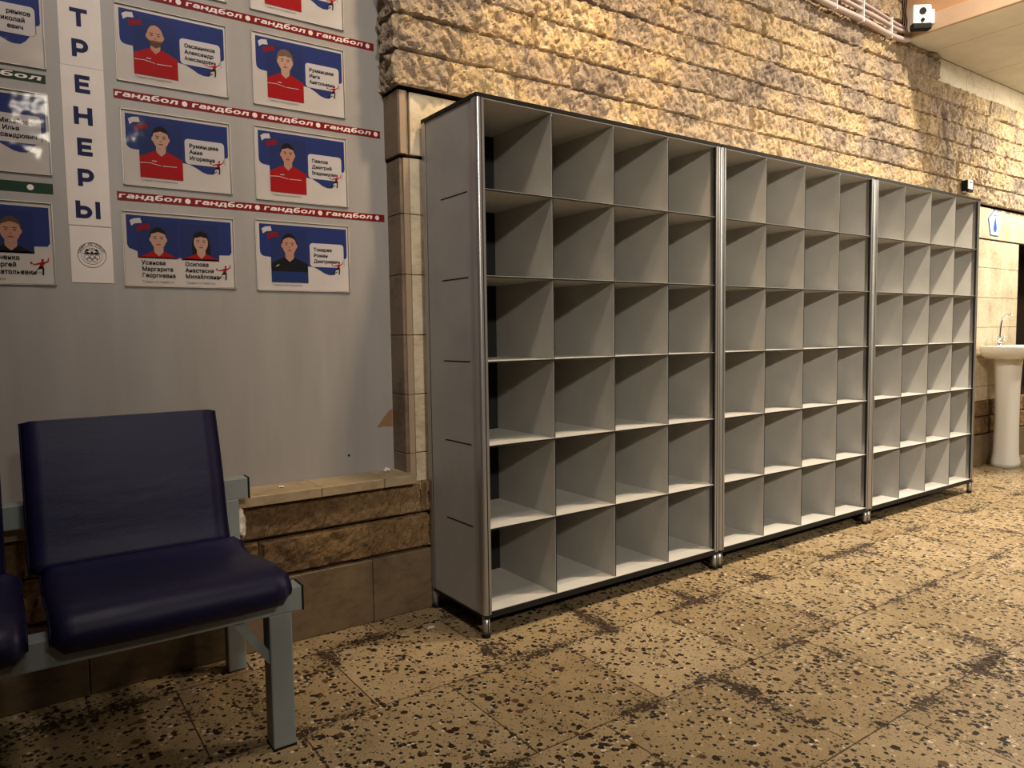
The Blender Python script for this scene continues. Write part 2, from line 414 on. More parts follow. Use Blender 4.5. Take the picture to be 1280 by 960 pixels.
# lower wall: smooth plinth slab, two rough courses
bm = bmesh.new(); cx = [XW, -2.6, -1.9, -1.15, -.2385, .42, 1.1, 1.8, 2.5, 3.2, 3.9, 4.6, 5.3, 6.0, XE]
for a, b in zip(cx, cx[1:]): box(bm, a, b-.002, .380, .46, .001, .233, .002, 1)
obj('plinth_slabs', bm, 'slab_dark', wall)
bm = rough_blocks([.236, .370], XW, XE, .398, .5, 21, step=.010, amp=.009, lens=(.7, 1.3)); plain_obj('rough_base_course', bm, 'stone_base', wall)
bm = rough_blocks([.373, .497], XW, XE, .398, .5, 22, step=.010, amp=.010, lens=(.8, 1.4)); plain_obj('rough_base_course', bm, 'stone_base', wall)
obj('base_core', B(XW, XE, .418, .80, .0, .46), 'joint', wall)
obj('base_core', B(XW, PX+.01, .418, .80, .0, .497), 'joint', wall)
# niche: painted board with its chip and screw hole
niche = tag(obj('wall_left', B(XW, PX+.0065, .520, .56, .50, 4.8), 'paint'), kind='structure')
def flatpoly(pts, y, th, material, name, parent):
    bm = bmesh.new(); a = [bm.verts.new((px, y, pz)) for px, pz in pts]; b = [bm.verts.new((px, y+th, pz)) for px, pz in pts]
    bm.faces.new(a); bm.faces.new(b)
    for i in range(len(a)): j = (i+1) % len(a); bm.faces.new((a[i], a[j], b[j], b[i]))
    return obj(name, bm, material, parent)
flatpoly([(-.145,.700),(-.128,.720),(-.112,.742),(-.092,.762),(-.0775,.770),(-.0775,.700),(-.11,.703)], .5195, .001, 'board_bare', 'bare_board_chip', niche)
obj('screw_hole', cyl(bmesh.new(), (-.262, .5196, .605), .0045, .001, 'Y', 12), 'black', niche)
# right return of the far recess
bm = bmesh.new(); 
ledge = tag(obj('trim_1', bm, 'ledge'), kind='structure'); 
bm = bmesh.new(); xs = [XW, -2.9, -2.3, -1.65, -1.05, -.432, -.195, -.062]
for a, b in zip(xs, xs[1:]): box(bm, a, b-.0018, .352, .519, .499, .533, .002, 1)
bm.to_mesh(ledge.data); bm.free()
# soffit, fascia, ceiling
SF = 3.46
bm = bmesh.new(); x = SF+.014
edges = [SF+.012, 3.83, 4.575, 5.32, 6.065, 6.81, XE]
for a, b in zip(edges, edges[1:]): box(bm, a, b-.006, -7, .385, 2.88, 2.90, .001, 1)
soff = tag(obj('ceiling', bm, 'ceil'), kind='structure')
obj('ceiling_void', B(SF+.03, XE, -7, .385, 2.896, 2.94), 'joint', soff)
fas = tag(obj('wall_right', B(SF, SF+.04, -7, .372, 2.97, 4.8), 'orange'), kind='structure')
tr = tag(obj('trim_2', B(SF-.012, SF+.012, -7, .362, 2.872, 2.975, .003), 'fascia'), kind='structure')
tag(obj('wall_far', B(XE, XE+.05, -7, .8, 0, 2.9), 'slab'), kind='structure')
tag(obj('ceiling_hall', B(XW, SF, -7, .4, 4.8, 4.85), 'ceil'), kind='structure')

# ------------------------------------------------------------------ shelving bays
W, D, ZT, ZB = 1.2412, .3868, 1.85, .0738
rows = [1.5383-.2893*k for k in range(5)]
def make_bay():
    root = thing('shelving_unit', 'x', 'shelving unit', (0, 0, 0))
    g = .0015
    # posts with grooves
    for px in (0, 1):
        for py in (0, 1):
            x0 = g if px == 0 else W-g-.030; y0 = 0 if py == 0 else D-.030
            r = .011; pts = []
            cx_, cy_ = (x0+r if px == 0 else x0+.030-r), (y0+r if py == 0 else y0+.030-r)
            # rounded outer corner
            corners = [(x0, y0), (x0+.030, y0), (x0+.030, y0+.030), (x0, y0+.030)]
            outer = px if py == 0 else 3-px
            for i, (ax, ay) in enumerate(corners):
                if i == outer:
                    sx = 1 if ax > x0+.01 else -1; sy = 1 if ay > y0+.01 else -1
                    a0 = {(-1, -1): PI, (1, -1): 1.5*PI, (1, 1): 0, (-1, 1): .5*PI}[(sx, sy)]
                    for t in range(7): an = a0+t/6*PI/2; pts.append((ax-sx*r+r*math.cos(an), ay-sy*r+r*math.sin(an)))
                else: pts.append((ax, ay))
            p = obj('post', prism(pts, ZB+.008, ZT-.008), 'alu', root)
            fy = y0-.0004 if py == 0 else y0+.030
            bm = bmesh.new()
            gx = x0+.0185 if px == 0 else x0+.0115
            box(bm, gx-.0018, gx+.0018, fy, fy+.0008, ZB+.01, ZT-.01)
            obj('groove', bm, 'edge', p)
            if px == 1 and py == 0: obj('gap_strip', B(x0-.0045, x0, .004, .012, ZB+.021, ZT-.018), 'edge', p)
            # foot
            f = obj('foot', cyl(cyl(bmesh.new(), (x0+.015, y0+.015, ZB/2+.006), .0135, ZB-.008, seg=20), (x0+.015, y0+.015, ZB-.004), .0135, .008, seg=20), 'alu', root, True)
            for q in f.data.polygons: q.use_smooth = abs(q.normal.z) < .5
            obj('foot_cap', cyl(bmesh.new(), (x0+.015, y0+.015, .0065), .0155, .012, seg=20), 'black', f)
            bm = bmesh.new(); box(bm, x0+.0135, x0+.0165, y0+.0012 if py == 0 else y0+.0273, y0+.0025 if py == 0 else y0+.0288, .014, ZB-.003)
            obj('foot_groove', bm, 'edge', f)
    # side panels
    for s in (0, 1):
        xa = g+.004 if s == 0 else W-g-.004-.012
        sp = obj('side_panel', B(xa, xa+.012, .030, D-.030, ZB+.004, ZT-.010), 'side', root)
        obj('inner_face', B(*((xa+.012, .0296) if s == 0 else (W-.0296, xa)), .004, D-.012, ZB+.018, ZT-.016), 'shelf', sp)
        xo = xa-.0006 if s == 0 else xa+.012-.0002
        for z in rows: obj('shelf_slot', B(xo, xo+.0008, .072, .252, z-.0022, z+.0022), 'edge', sp)
        xo = xa-.0005 if s == 0 else xa+.0117
        for ya in (.0303, D-.0333): obj('panel_seam', B(xo, xo+.0008, ya, ya+.003, ZB+.01, ZT-.01), 'edge', sp)
    # top with rounded corners and black edging
    tp = obj('top_panel', B(g+.004, W-g-.004, .004, D-.003, ZT-.0045, ZT+.0003), 'shelf', root)
    bm = bmesh.new(); r = .008; pts = []
    for (ax, ay, a0) in ((W-g-r, r, 1.5*PI), (W-g-r, D-r, 0), (g+r, D-r, .5*PI), (g+r, r, PI)):
        for t in range(5): an = a0+t/4*PI/2; pts.append((ax+r*math.cos(an)*1.12, ay+r*math.sin(an)*1.12))
    prism(pts, ZT-.0130, ZT, bm); obj('edge_band', bm, 'edge', tp)
    obj('top_lining', B(.030, W-.030, .003, D-.004, ZT-.017, ZT-.0125), 'shelf', root)
    # bottom
    bp_ = obj('bottom_panel', B(.026, W-.026, .001, D-.004, ZB+.006, ZB+.020), 'shelf', root)
    obj('edge_band', B(g+.004, W-g-.004, -.001, D, ZB-.003, ZB+.0075), 'edge', bp_)
    obj('front_edging', B(.030, W-.030, -.0012, .0012, ZB-.003, ZB+.0185), 'edge', bp_)
    ix0, ix1 = .030, W-.030
    obj('dark_rear_sheet', B(ix0-.002, ix1+.002, D-.014, D-.006, ZB+.01, ZT-.02), 'back', root)  # dark sheet across the rear of all cells
    for z in rows:
        sh = obj('shelf', B(ix0-.003, ix1+.003, .004, D-.016, z-.0035, z+.0025), 'shelf', root)
        obj('edge_band', B(ix0, ix1, .0025, .0045, z-.0042, z+.0013), 'edge', sh)
    e = .0238
    for k in (1, 2, 3):
        x = e+(W-2*e)*k/4
        dv = obj('divider', B(x-.0022, x+.0022, .006, D-.012, ZB+.018, ZT-.016), 'shelf', root)
        obj('shadow_line', B(x-.0008, x+.0028, .0050, .0066, ZB+.018, ZT-.028), 'edge', dv)  # dark line painted as the shadow along the divider's right front edge
    return root
bay = make_bay()
def copy_tree(o, parent=None):
    c = o.copy(); C.objects.link(c)
    if parent: c.parent = parent
    for ch in list(o.children): copy_tree(ch, c)
    return c
labels = ['tall grey cubby shelving unit nearest the blue seats, its left side panel in full view',
          'tall grey cubby shelving unit in the middle of the row of three',
          'tall grey cubby shelving unit at the far end of the row beside the washbasin']
bays = [bay, copy_tree(bay), copy_tree(bay)]
for i, b in enumerate(bays):
    b.location = (i*W, 0, 0); tag(b, labels[i], 'shelving unit', 'cubby shelving units in a row along the stone wall')

# ------------------------------------------------------------------ bench
bench = thing('beam_bench', 'grey painted steel beam bench frame carrying two navy seats against the low stone wall', 'bench', (-.77, -.22, 0))
bo = Vector((-.77, -.22, 0))
def bobj(name, bm, material, parent, smooth=False):
    bmesh.ops.translate(bm, verts=bm.verts, vec=-bo if parent is bench else Vector((0, 0, 0)))
    return obj(name, bm, material, parent, smooth)
XL = -2.02
fb = bobj('front_beam', B(XL, -.717, -.25, -.19, .352, .415, .003), 'bench_metal', bench)
fc = obj('end_cap', box(bmesh.new(), .053, .058, -.031, .031, .351, .4165, .002), 'black', bench)
rb = bobj('rear_rail', B(XL, -.699, .285, .335, .546, .612, .003), 'bench_metal', bench)
obj('end_cap', box(bmesh.new(), .071, .077, .504, .556, .545, .613, .002), 'black', bench)
for lx in (-.802, -1.96):
    bobj('leg', B(lx, lx+.058, -.249, -.191, .004, .353, .004), 'bench_metal', bench)
    bobj('leg', B(lx+.02, lx+.075, .270, .315, .004, .37, .004), 'bench_metal', bench)
    bobj('upright', B(lx+.028, lx+.073, .283, .325, .37, .547, .003), 'bench_metal', bench)
    bobj('cross_tube', B(lx+.012, lx+.05, -.19, .285, .36, .40, .003), 'bench_metal', bench)
    bobj('foot_pad', B(lx-.001, lx+.059, -.25, -.19, .0, .006), 'black', bench)
    sgn = -1 if lx > -1.5 else 1
    x0 = lx if sgn < 0 else lx+.058
    bm = bmesh.new(); pts = [(0, .225), (0, .262), (sgn*.062, .354), (sgn*.088, .354)]
    for y in (-.238, -.205): pass
    a = [bm.verts.new((x0+px, -.238, pz)) for px, pz in pts]; b = [bm.verts.new((x0+px, -.205, pz)) for px, pz in pts]
    bm.faces.new((a[0], a[1], a[2], a[3])); bm.faces.new((b[0], b[1], b[2], b[3]))
    for i in range(4): j = (i+1) % 4; bm.faces.new((a[i], a[j], b[j], b[i]))
    bobj('corner_brace', bm, 'bench_metal', bench)

def make_seat(x0, label):
    """x0 = left edge of the backrest; profile in (Y, Z), origin at the shell's rear bottom"""
    root = thing('seat', label, 'seat', (x0+.25, .1, .42), 0, 'navy vinyl seats on the beam bench')
    org = Vector((x0+.25, .1, .42))
    def shell(name, top, th, xl, xr, crown, ends):
        n = len(top); nx = 22; bm = bmesh.new()
        P = [Vector((0, y, z)) for y, z in top]; up = []
        for i in range(n):
            t = (P[min(i+1, n-1)]-P[max(i-1, 0)]).normalized(); nn = Vector((0, -t.z, t.y)); 
            up.append(nn)
        def grid(side):
            vs = []
            for i in range(n):
                s = i/(n-1); rw = []
                for j in range(nx+1):
                    a = j/nx; e = min(a, 1-a)*(xr-xl); es = min(s, 1-s)*ends
                    rx = .022; k = min(1, e/rx); q = math.sqrt(max(0, 1-(1-k)**2)); k2 = min(1, es/.05); q2 = math.sqrt(max(0, 1-(1-k2)**2))
                    hh = th/2*q*q2
                    cr = crown*math.sin(PI*a)**.8*q2
                    # rounded corners in plan
                    inset = .022*(1-q2)
                    X = xl+(xr-xl)*a; X += inset*(1-2*a)
                    p = P[i]+Vector((X, 0, 0))+up[i]*(side*hh+(cr if side > 0 else 0))
                    rw.append(bm.verts.new(p-org))
                vs.append(rw)
            for i in range(n-1):
                for j in range(nx): bm.faces.new((vs[i][j], vs[i][j+1], vs[i+1][j+1], vs[i+1][j]))
            return vs
        grid(1); grid(-1)
        bmesh.ops.remove_doubles(bm, verts=bm.verts, dist=.0006)
        return obj(name, bm, 'vinyl', root, True)
    sx = .022
    # seat: front waterfall -> rear, normals point up
    seatp = [p[1:] for p in spline([(0,-.282,.432),(0,-.308,.440),(0,-.316,.458),(0,-.297,.478),(0,-.25,.484),(0,-.12,.468),(0,0,.452),(0,.08,.456),(0,.135,.480)], 5)]
    seatp = [(y, z-.0) for y, z in seatp]
    s = shell('seat_cushion', [(y, z-.018) for y, z in seatp], .046, x0+sx, x0+sx+.502, .004, 1.2)
    backp = [p[1:] for p in spline([(0,.112,.452),(0,.140,.52),(0,.165,.62),(0,.195,.72),(0,.232,.815),(0,.240,.838)], 5)]
    b = shell('backrest', [(y+.014, z) for y, z in backp], .044, x0, x0+.492, .004, 1.2)
    # piping along both side edges
    for par, prof, xs_, dz in ((s, seatp, (x0+sx+.001, x0+sx+.501), -.018), (b, backp, (x0+.001, x0+.491), 0)):
        for X in xs_: obj('piping', tube([Vector((X, y+(.014 if par is b else 0), z+dz))-org for y, z in prof[1:-1]], .0032, None, 6), 'piping', par, True)
    # under bracket to the beam and to the rear rail
    for X in (x0+.12, x0+.40):
        bm = B(X, X+.03, -.245, -.195, .4155, .434); bmesh.ops.translate(bm, verts=bm.verts, vec=-org); obj('seat_bracket', bm, 'black', root)
    for X in (x0+.10, x0+.36):
        bm = B(X, X+.03, .165, .2845, .565, .590); bmesh.ops.translate(bm, verts=bm.verts, vec=-org); obj('back_bracket', bm, 'black', root)
    return root
make_seat(-1.289, 'navy vinyl seat at the right end of the grey bench, seen whole')
make_seat(-1.289-.541, 'navy vinyl seat cut off by the left edge of the picture')

# ------------------------------------------------------------------ text helpers
def text_bm(s, size, ox=0, oz=0, align='LEFT', offset=0., shear=0., sx=1., bm=None, y=0., rot=0.):
    """lettering as mesh; offset thickens the strokes by laying shifted copies of the glyphs"""
    cu = bpy.data.curves.new('t', 'FONT'); cu.body = s; cu.size = size; cu.align_x = align; cu.shear = shear
    cu.resolution_u = 3
    o = bpy.data.objects.new('t', cu); C.objects.link(o)
    dg = bpy.context.evaluated_depsgraph_get(); me = bpy.data.meshes.new_from_object(o.evaluated_get(dg))
    bm = bm or bmesh.new(); d = offset*size
    sh = [(0, 0)] if not d else [(-d, -d), (d, -d), (-d, d), (d, d), (0, 0)]
    for q, (ax, az) in enumerate(sh):
        n0 = len(bm.verts); bm.from_mesh(me); bm.verts.ensure_lookup_table()
        for v in bm.verts[n0:]:
            a, b = (v.co.x+ax)*sx, v.co.y+az
            if rot: a, b = a*math.cos(rot)-b*math.sin(rot), a*math.sin(rot)+b*math.cos(rot)
            v.co = Vector((ox+a, y-q*1e-5, oz+b))
    bpy.data.objects.remove(o); bpy.data.meshes.remove(me); bpy.data.curves.remove(cu)
    return bm
def _arc(cx, cz, rx, rz, a0, a1, n=9): return [(cx+rx*math.cos(math.radians(a0+(a1-a0)*k/n)), cz+rz*math.sin(math.radians(a0+(a1-a0)*k/n))) for k in range(n+1)]
GLYPH = {
 'Т': (.84, [[(0,.89),(.84,.89)], [(.42,1),(.42,0)]]),
 'Р': (.80, [[(.12,0),(.12,1)], [(.12,.89),(.42,.89)]+_arc(.42,.635,.26,.255,80,-80)+[(.42,.38),(.12,.38)]]),
 'Е': (.74, [[(.12,0),(.12,1)], [(.12,.89),(.74,.89)], [(.12,.5),(.68,.5)], [(.12,.11),(.74,.11)]]),
 'Н': (.88, [[(.12,0),(.12,1)], [(.76,0),(.76,1)], [(.12,.5),(.76,.5)]]),
 'Ы': (1.18, [[(.12,0),(.12,1)], [(.12,.60),(.40,.60)]+_arc(.40,.355,.27,.245,80,-80)+[(.40,.11),(.12,.11)], [(1.06,0),(1.06,1)]]),
 'г': (.62, [[(.11,0),(.11,1)], [(.11,.88),(.62,.88)]]),
 'а': (.78, [[(.10,.82)]+_arc(.38,.66,.28,.23,120,0)+[(.66,0)], [(.66,.56),(.34,.54)]+_arc(.30,.33,.19,.21,100,260)+[(.34,.12),(.66,.18)]]),
 'н': (.82, [[(.11,0),(.11,1)], [(.71,0),(.71,1)], [(.11,.5),(.71,.5)]]),
 'д': (.92, [[(.20,.12),(.30,.88),(.74,.88)], [(.74,.95),(.74,.10)], [(0,.09),(.92,.09)], [(.08,.12),(.08,-.26)], [(.84,.12),(.84,-.26)]]),
 'б': (.82, [_arc(.41,.40,.31,.31,0,360,18), [(.10,.42)]+_arc(.44,.80,.34,.44,200,100)+[(.72,1.30)]]),
 'о': (.84, [_arc(.42,.5,.32,.40,0,360,18)]),
 'л': (.82, [[(0,.10),(.12,.12),(.22,.40),(.26,.88),(.72,.88)], [(.71,1),(.71,0)]]),
 'в': (.76, [[(.11,0),(.11,1)], [(.11,.89),(.42,.89)]+_arc(.42,.72,.18,.17,80,-80)+[(.42,.54),(.11,.54)], [(.42,.54)]+_arc(.44,.33,.21,.21,80,-80)+[(.42,.11),(.11,.11)]]),
 'е': (.80, [[(.12,.50),(.70,.50)]+_arc(.41,.5,.30,.39,0,320,16)]),
 'й': (.84, [[(.11,1),(.11,0)], [(.73,0),(.73,1)], [(.11,.12),(.73,.88)], _arc(.42,1.32,.20,.14,180,360,8)]),
}
def glyph_bm(ch, x, z, sx, sz, t=.22, shear=0., bm=None, y=0., tz=None):
    """letter drawn with thick strokes; returns its advance"""
    wd, strokes = GLYPH[ch]; tz = tz or t
    for si, st in enumerate(strokes):
        P = [Vector(q) for q in st]; L = []; Rr = []; y -= 8e-5
        for i, q in enumerate(P):
            a = (P[i]-P[i-1]).normalized() if i else None; b = (P[i+1]-P[i]).normalized() if i < len(P)-1 else None
            if (P[0]-P[-1]).length < 1e-4 and (i == 0 or i == len(P)-1): a = (P[-1]-P[-2]).normalized(); b = (P[1]-P[0]).normalized()
            d = ((a or b)+(b or a)).normalized(); k = 1/max(.5, d.dot(a or b)); nn = Vector((-d.y, d.x))*t/2*k
            L.append(q+nn); Rr.append(q-nn)
        vs = [[bm.verts.new((x+(q.x+shear*q.y)*sx, y, z+q.y*sz)) for q in side] for side in (L, Rr)]
        for i in range(len(P)-1): bm.faces.new((vs[0][i], vs[0][i+1], vs[1][i+1], vs[1][i]))
    return wd*sx
NY = .5195
def layer(k): return -.0006-.00035*k
def poly_bm(polys, k):
    bm = bmesh.new()
    for pts in polys: bm.faces.new([bm.verts.new((x, layer(k), z)) for x, z in pts])
    bm.normal_update(); bmesh.ops.triangulate(bm, faces=bm.faces); return bm
def rrect(x0, x1, z0, z1, r, corners=(1, 1, 1, 1), n=5):
    pts = []
    for i, (cx, cz, a0) in enumerate(((x1-r, z0+r, -PI/2), (x1-r, z1-r, 0), (x0+r, z1-r, PI/2), (x0+r, z0+r, PI))):
        if corners[i]:
            for t in range(n+1): an = a0+t/n*PI/2; pts.append((cx+r*math.cos(an), cz+r*math.sin(an)))
        else: pts.append(((x1, z0), (x1, z1), (x0, z1), (x0, z0))[i])
    return pts
def ell(cx, cz, rx, rz, n=20, a0=0, a1=2*PI):
    full = abs(a1-a0-2*PI) < 1e-6
    return [(cx+rx*math.cos(a0+(a1-a0)*t/(n if full else n-1)), cz+rz*math.sin(a0+(a1-a0)*t/(n if full else n-1))) for t in range(n)]
def portrait(root, x0, x1, z0, z1, spec, hc=None):
    """flat printed head-and-shoulders photo; sub-parts for face, hair and jacket"""
    ph = obj('portrait_photo', poly_bm([[(x0, z0), (x1, z0), (x1, z1), (x0, z1)]], 2), 'photo_blue', root)
    w_, h_ = x1-x0, z1-z0; cx = x0+w_*(.5 if hc is None else hc); hz = z1-h_*spec.get('head', .29); rx = spec.get('rx', .0235); rz = rx*1.45
    jt = z0+h_*.0; sh = hz-rz*1.25
    coll = M
    half = w_*.5
    J = [(x0, z0), (x1, z0), (x1, min(sh-.018, z1)), (cx+half*.55, sh-.004), (cx+rx*.75, sh+.004), (cx, sh-.012), (cx-rx*.75, sh+.004), (cx-half*.55, sh-.004), (x0, sh-.018)]
    hair = spec['hair']; style = spec['style']
    if style == 'long':
        obj('hair', poly_bm([[(cx-rx*1.25, sh-.012), (cx+rx*1.35, sh-.012), (cx+rx*1.3, hz), (cx+rx*.9, hz+rz*.95), (cx, hz+rz*1.22), (cx-rx*.9, hz+rz*.95), (cx-rx*1.25, hz)]], 3), hair, ph)
    elif style == 'full':
        obj('hair', poly_bm([ell(cx, hz+rz*.18, rx*1.2, rz*1.06)], 3), hair, ph)
    elif style == 'short':
        obj('hair', poly_bm([ell(cx, hz+rz*.22, rx*1.08, rz*.96)], 3), hair, ph)
    j = obj('jacket', poly_bm([J], 4), spec['kit'], ph)
    obj('neck', poly_bm([[(cx-rx*.62, sh+.008), (cx-rx*.55, sh-.0), (cx, sh-.012), (cx+rx*.55, sh), (cx+rx*.62, sh+.008), (cx+rx*.6, hz-rz*.4), (cx-rx*.6, hz-rz*.4)]], 5), spec['skin'], ph)
    ears = [ell(cx-rx*.98, hz-.001, rx*.16, rz*.22, 8), ell(cx+rx*.98, hz-.001, rx*.16, rz*.22, 8)] if style != 'long' else []
    if ears: obj('ears', poly_bm(ears, 4.5), spec['skin'], ph)
    face = [(cx+rx*math.cos(t)*(1 if math.sin(t) > 0 else 1-.22*math.sin(t)**2), hz+rz*math.sin(t)) for t in [2*PI*k/26 for k in range(26)]]
    obj('face', poly_bm([face], 6), spec['skin'], ph)
    if spec.get('beard'): obj('beard', poly_bm([[(cx-rx*.86, hz-rz*.35), (cx-rx*.45, hz-rz*.42), (cx, hz-rz*.36), (cx+rx*.45, hz-rz*.42), (cx+rx*.86, hz-rz*.35), (cx+rx*.62, hz-rz*.85), (cx, hz-rz*1.05), (cx-rx*.62, hz-rz*.85)]], 6.3), spec['beard'], ph)
    if style != 'bald':
        top = hz+rz*spec.get('fringe', .55)
        fr = [(cx+rx*1.03*math.cos(t), hz+rz*1.03*math.sin(t)) for t in [PI*.16+PI*.68*k/10 for k in range(11)]] + [(cx-rx*.5, top-.001), (cx, top+.003), (cx+rx*.5, top)]
        obj('fringe', poly_bm([fr], 6.5), hair, ph)
    br = []
    for s in (-1, 1):
        br.append([(cx+s*rx*.18, hz+rz*.20), (cx+s*rx*.68, hz+rz*.22), (cx+s*rx*.62, hz+rz*.29), (cx+s*rx*.2, hz+rz*.27)])
        br.append(ell(cx+s*rx*.42, hz+rz*.07, rx*.17, rz*.055, 8))
    br.append([(cx-rx*.13, hz-rz*.24), (cx+rx*.13, hz-rz*.24), (cx+rx*.1, hz-rz*.19), (cx-rx*.1, hz-rz*.19)])
    obj('eyes_and_brows', poly_bm(br, 7), 'hair_brown', ph)
    obj('mouth', poly_bm([ell(cx, hz-rz*.48, rx*.33, rz*.065, 10)], 7), 'lip', ph)
    if spec['kit'] == 'red' and not spec.get('small'):
        zz_ = sh-.036
        obj('jacket_piping', poly_bm([[(x0+.001, zz_), (x0+.03, zz_+.002), (cx-.002, zz_-.004), (cx-.002, zz_-.0058), (x0+.03, zz_), (x0+.001, zz_-.002)], [(cx+.002, zz_-.0045), (x1-.018, zz_-.0035), (x1-.018, zz_-.0053), (cx+.002, zz_-.0065)], [(cx-.028, zz_+.0065), (cx-.014, zz_+.0065), (cx-.014, zz_+.009), (cx-.028, zz_+.009)]], 5.5), 'paper', ph)
    if spec['kit'] == 'kitblack' and not spec.get('small'):
        obj('shirt_panel', poly_bm([[(x0, z0), (x1, z0), (x1, z0+.038), (x0, z0+.038)]], 4.5), 'kitblue', ph)
        obj('shirt_mark', poly_bm([[(x0+.014, z0+.054), (x0+.022, z0+.056), (x0+.030, z0+.062), (x0+.022, z0+.060)]], 5.5), 'paper', ph)
    return ph
def player(root, cx, cz, s):
    """small printed ball player: raised arm, stride"""
    q = lambda P: [(cx+x*s, cz+z*s) for x, z in P]
    f = obj('player_picture', poly_bm([q([(-.18,.15),(.1,.2),(.16,.5),(-.02,.55),(-.12,.42)]), q([(.05,.45),(.38,.62),(.42,.86),(.48,.86),(.46,.58),(.12,.36)]), q([(-.1,.48),(-.5,.34),(-.62,.42),(-.6,.34),(-.48,.26),(-.08,.36)]), q(ell(.06,.66,.09,.11,10)), q(ell(-.7,.42,.08,.08,10))], 4), 'red', root)
    obj('player_legs', poly_bm([q([(-.18,.17),(.1,.2),(.14,-.1),(.1,-.5),(-.02,-.48),(.0,-.12),(-.1,-.05)]), q([(-.18,.17),(-.05,.05),(-.3,-.25),(-.62,-.52),(-.66,-.44),(-.38,-.16)])], 4), 'ink', f)
    obj('player_shorts', poly_bm([q([(-.3,-.1),(-.02,-.02),(.02,-.3),(-.08,-.22),(-.12,-.34),(-.22,-.2),(-.42,-.4)])], 4.5), 'paper', f)
def poster(x0, x1, z0, z1, label, lines, spec=None, spec2=None, fig=True, kind='single', caption='Тренер-преподаватель', tilt=0.):
    w_, h_ = x1-x0, z1-z0
    root = thing('coach_poster', label, 'poster', ((x0+x1)/2, NY, z0), 0, 'coach portrait sheets in plastic sleeves')
    X = lambda u: (u-.5)*w_; Z = lambda v: (1-v)*h_
    obj('paper_sheet', box(bmesh.new(), X(.012), X(.985), -.0006, -.0001, Z(.985), Z(.02)), 'paper', root)
    if kind == 'single':
        blue = [(X(.04), Z(.50))] + [(X(.04)+.018*(1-math.cos(t)), Z(.44)-.018*math.sin(t)) for t in [PI/2*k/4 for k in range(1, 5)]] + \
               [(X(.15), Z(.52)), (X(.15), Z(.60)), (X(.53), Z(.63)), (X(.60), Z(.64)), (X(.66), Z(.68)), (X(.72), Z(.73)), (X(.77), Z(.75)), (X(.82), Z(.745)), (X(.86), Z(.70)), (X(.90), Z(.62)), (X(.94), Z(.60)), (X(.94), Z(.5)), (X(.965), Z(.49)), (X(.972), Z(.46)), (X(.972), Z(.055)), (X(.04), Z(.055))]
        blue[0] = (X(.04), Z(.42))
        obj('blue_panel', poly_bm([blue], 1), 'navy', root)
    else:
        blue = [(X(.035), Z(.44)), (X(.05), Z(.49)), (X(.12), Z(.53)), (X(.12), Z(.60)), (X(.85), Z(.60)), (X(.85), Z(.535)), (X(.95), Z(.53)), (X(.97), Z(.49)), (X(.97), Z(.06)), (X(.035), Z(.05))]
        obj('blue_panel', poly_bm([blue], 1), 'navy', root)
    fl = lambda u0, v0, u1, v1, tk: [(X(u0), Z(v0+.03)), (X((u0+u1)/2-.01), Z(v0)), (X(u1), Z(v1+.0)), (X(u1+.012), Z(v1+tk)), (X((u0+u1)/2), Z(v0+tk)), (X(u0+.012), Z(v0+.035+tk))]
    obj('flag_white_stroke', poly_bm([fl(.065, .095, .155, .085, .065)], 2.5), 'paper2', root)
    obj('flag_red_stroke', poly_bm([fl(.115, .175, .225, .155, .065)], 2.5), 'flagred', root)
    if kind == 'single':
        if spec: portrait(root, X(.15), X(.535), Z(.875), Z(.13), spec)
        obj('name_card', poly_bm([rrect(X(.56), X(.935), Z(.635), Z(.29), .011)], 3), 'paper2', root)
        bm = bmesh.new(); 
        for i, s in enumerate(lines):
            if isinstance(s, tuple): text_bm(s[0], .0175, X(.905), Z(.405+.085*i), 'RIGHT' , .035, bm=bm, y=layer(4), sx=.98)
            else: text_bm(s, .0165, X(.60), Z(.405+.085*i), 'LEFT', .035, bm=bm, y=layer(4), sx=min(1., 9.5/max(1, len(s)))*1.03)
        obj('name_text', bm, 'ink', root)
        if caption: obj('caption', text_bm(caption, .0095, X(.155), Z(.925), bm=bmesh.new(), y=layer(2)), 'greyink', root)
        if fig: player(root, X(.875), Z(.66), .036)
    else:
        if spec: portrait(root, X(.12), X(.47), Z(.60), Z(.12), dict(spec, small=1), .52)
        if spec2: portrait(root, X(.5), X(.85), Z(.60), Z(.12), dict(spec2, small=1), .52)
        for (u, ls) in ((.15, lines[0]), (.53, lines[1])):
            if not ls: continue
            bm = bmesh.new()
            for i, s in enumerate(ls): text_bm(s, .0175, X(u), Z(.70+.085*i), 'LEFT', .024, bm=bm, y=layer(4))
            obj('name_text', bm, 'ink', root)
            obj('caption', text_bm('Тренер по гандболу' if fig == 1 else 'Тренер', .0095, X(u), Z(.945), y=layer(4)), 'greyink', root)
        player(root, X(.90), Z(.80), .038)
    # sleeve: thin clear sheet a little larger and slightly sagging, with a welded rim
    bm = bmesh.new(); n = 14; vs = []
    for j in range(n+1):
        rw = []
        for i in range(n+1):
            a, b = i/n, j/n
            wv = .0016*math.sin(PI*a)*math.sin(PI*b)*(1+.7*noise.noise(Vector((x0*7+a*4, b*4, z0*9)))) + .004*max(0, a-.75)*max(0, .5-b)*4*(1+noise.noise(Vector((a*6, b*5, z0))))
            rw.append(bm.verts.new((X(0)+a*w_, -.0042-wv, Z(1)+b*h_)))
        vs.append(rw)
    for j in range(n):
        for i in range(n): bm.faces.new((vs[j][i], vs[j][i+1], vs[j+1][i+1], vs[j+1][i]))
    sl = obj('clear_sleeve', bm, 'sleeve', root, True)
    bm = bmesh.new()
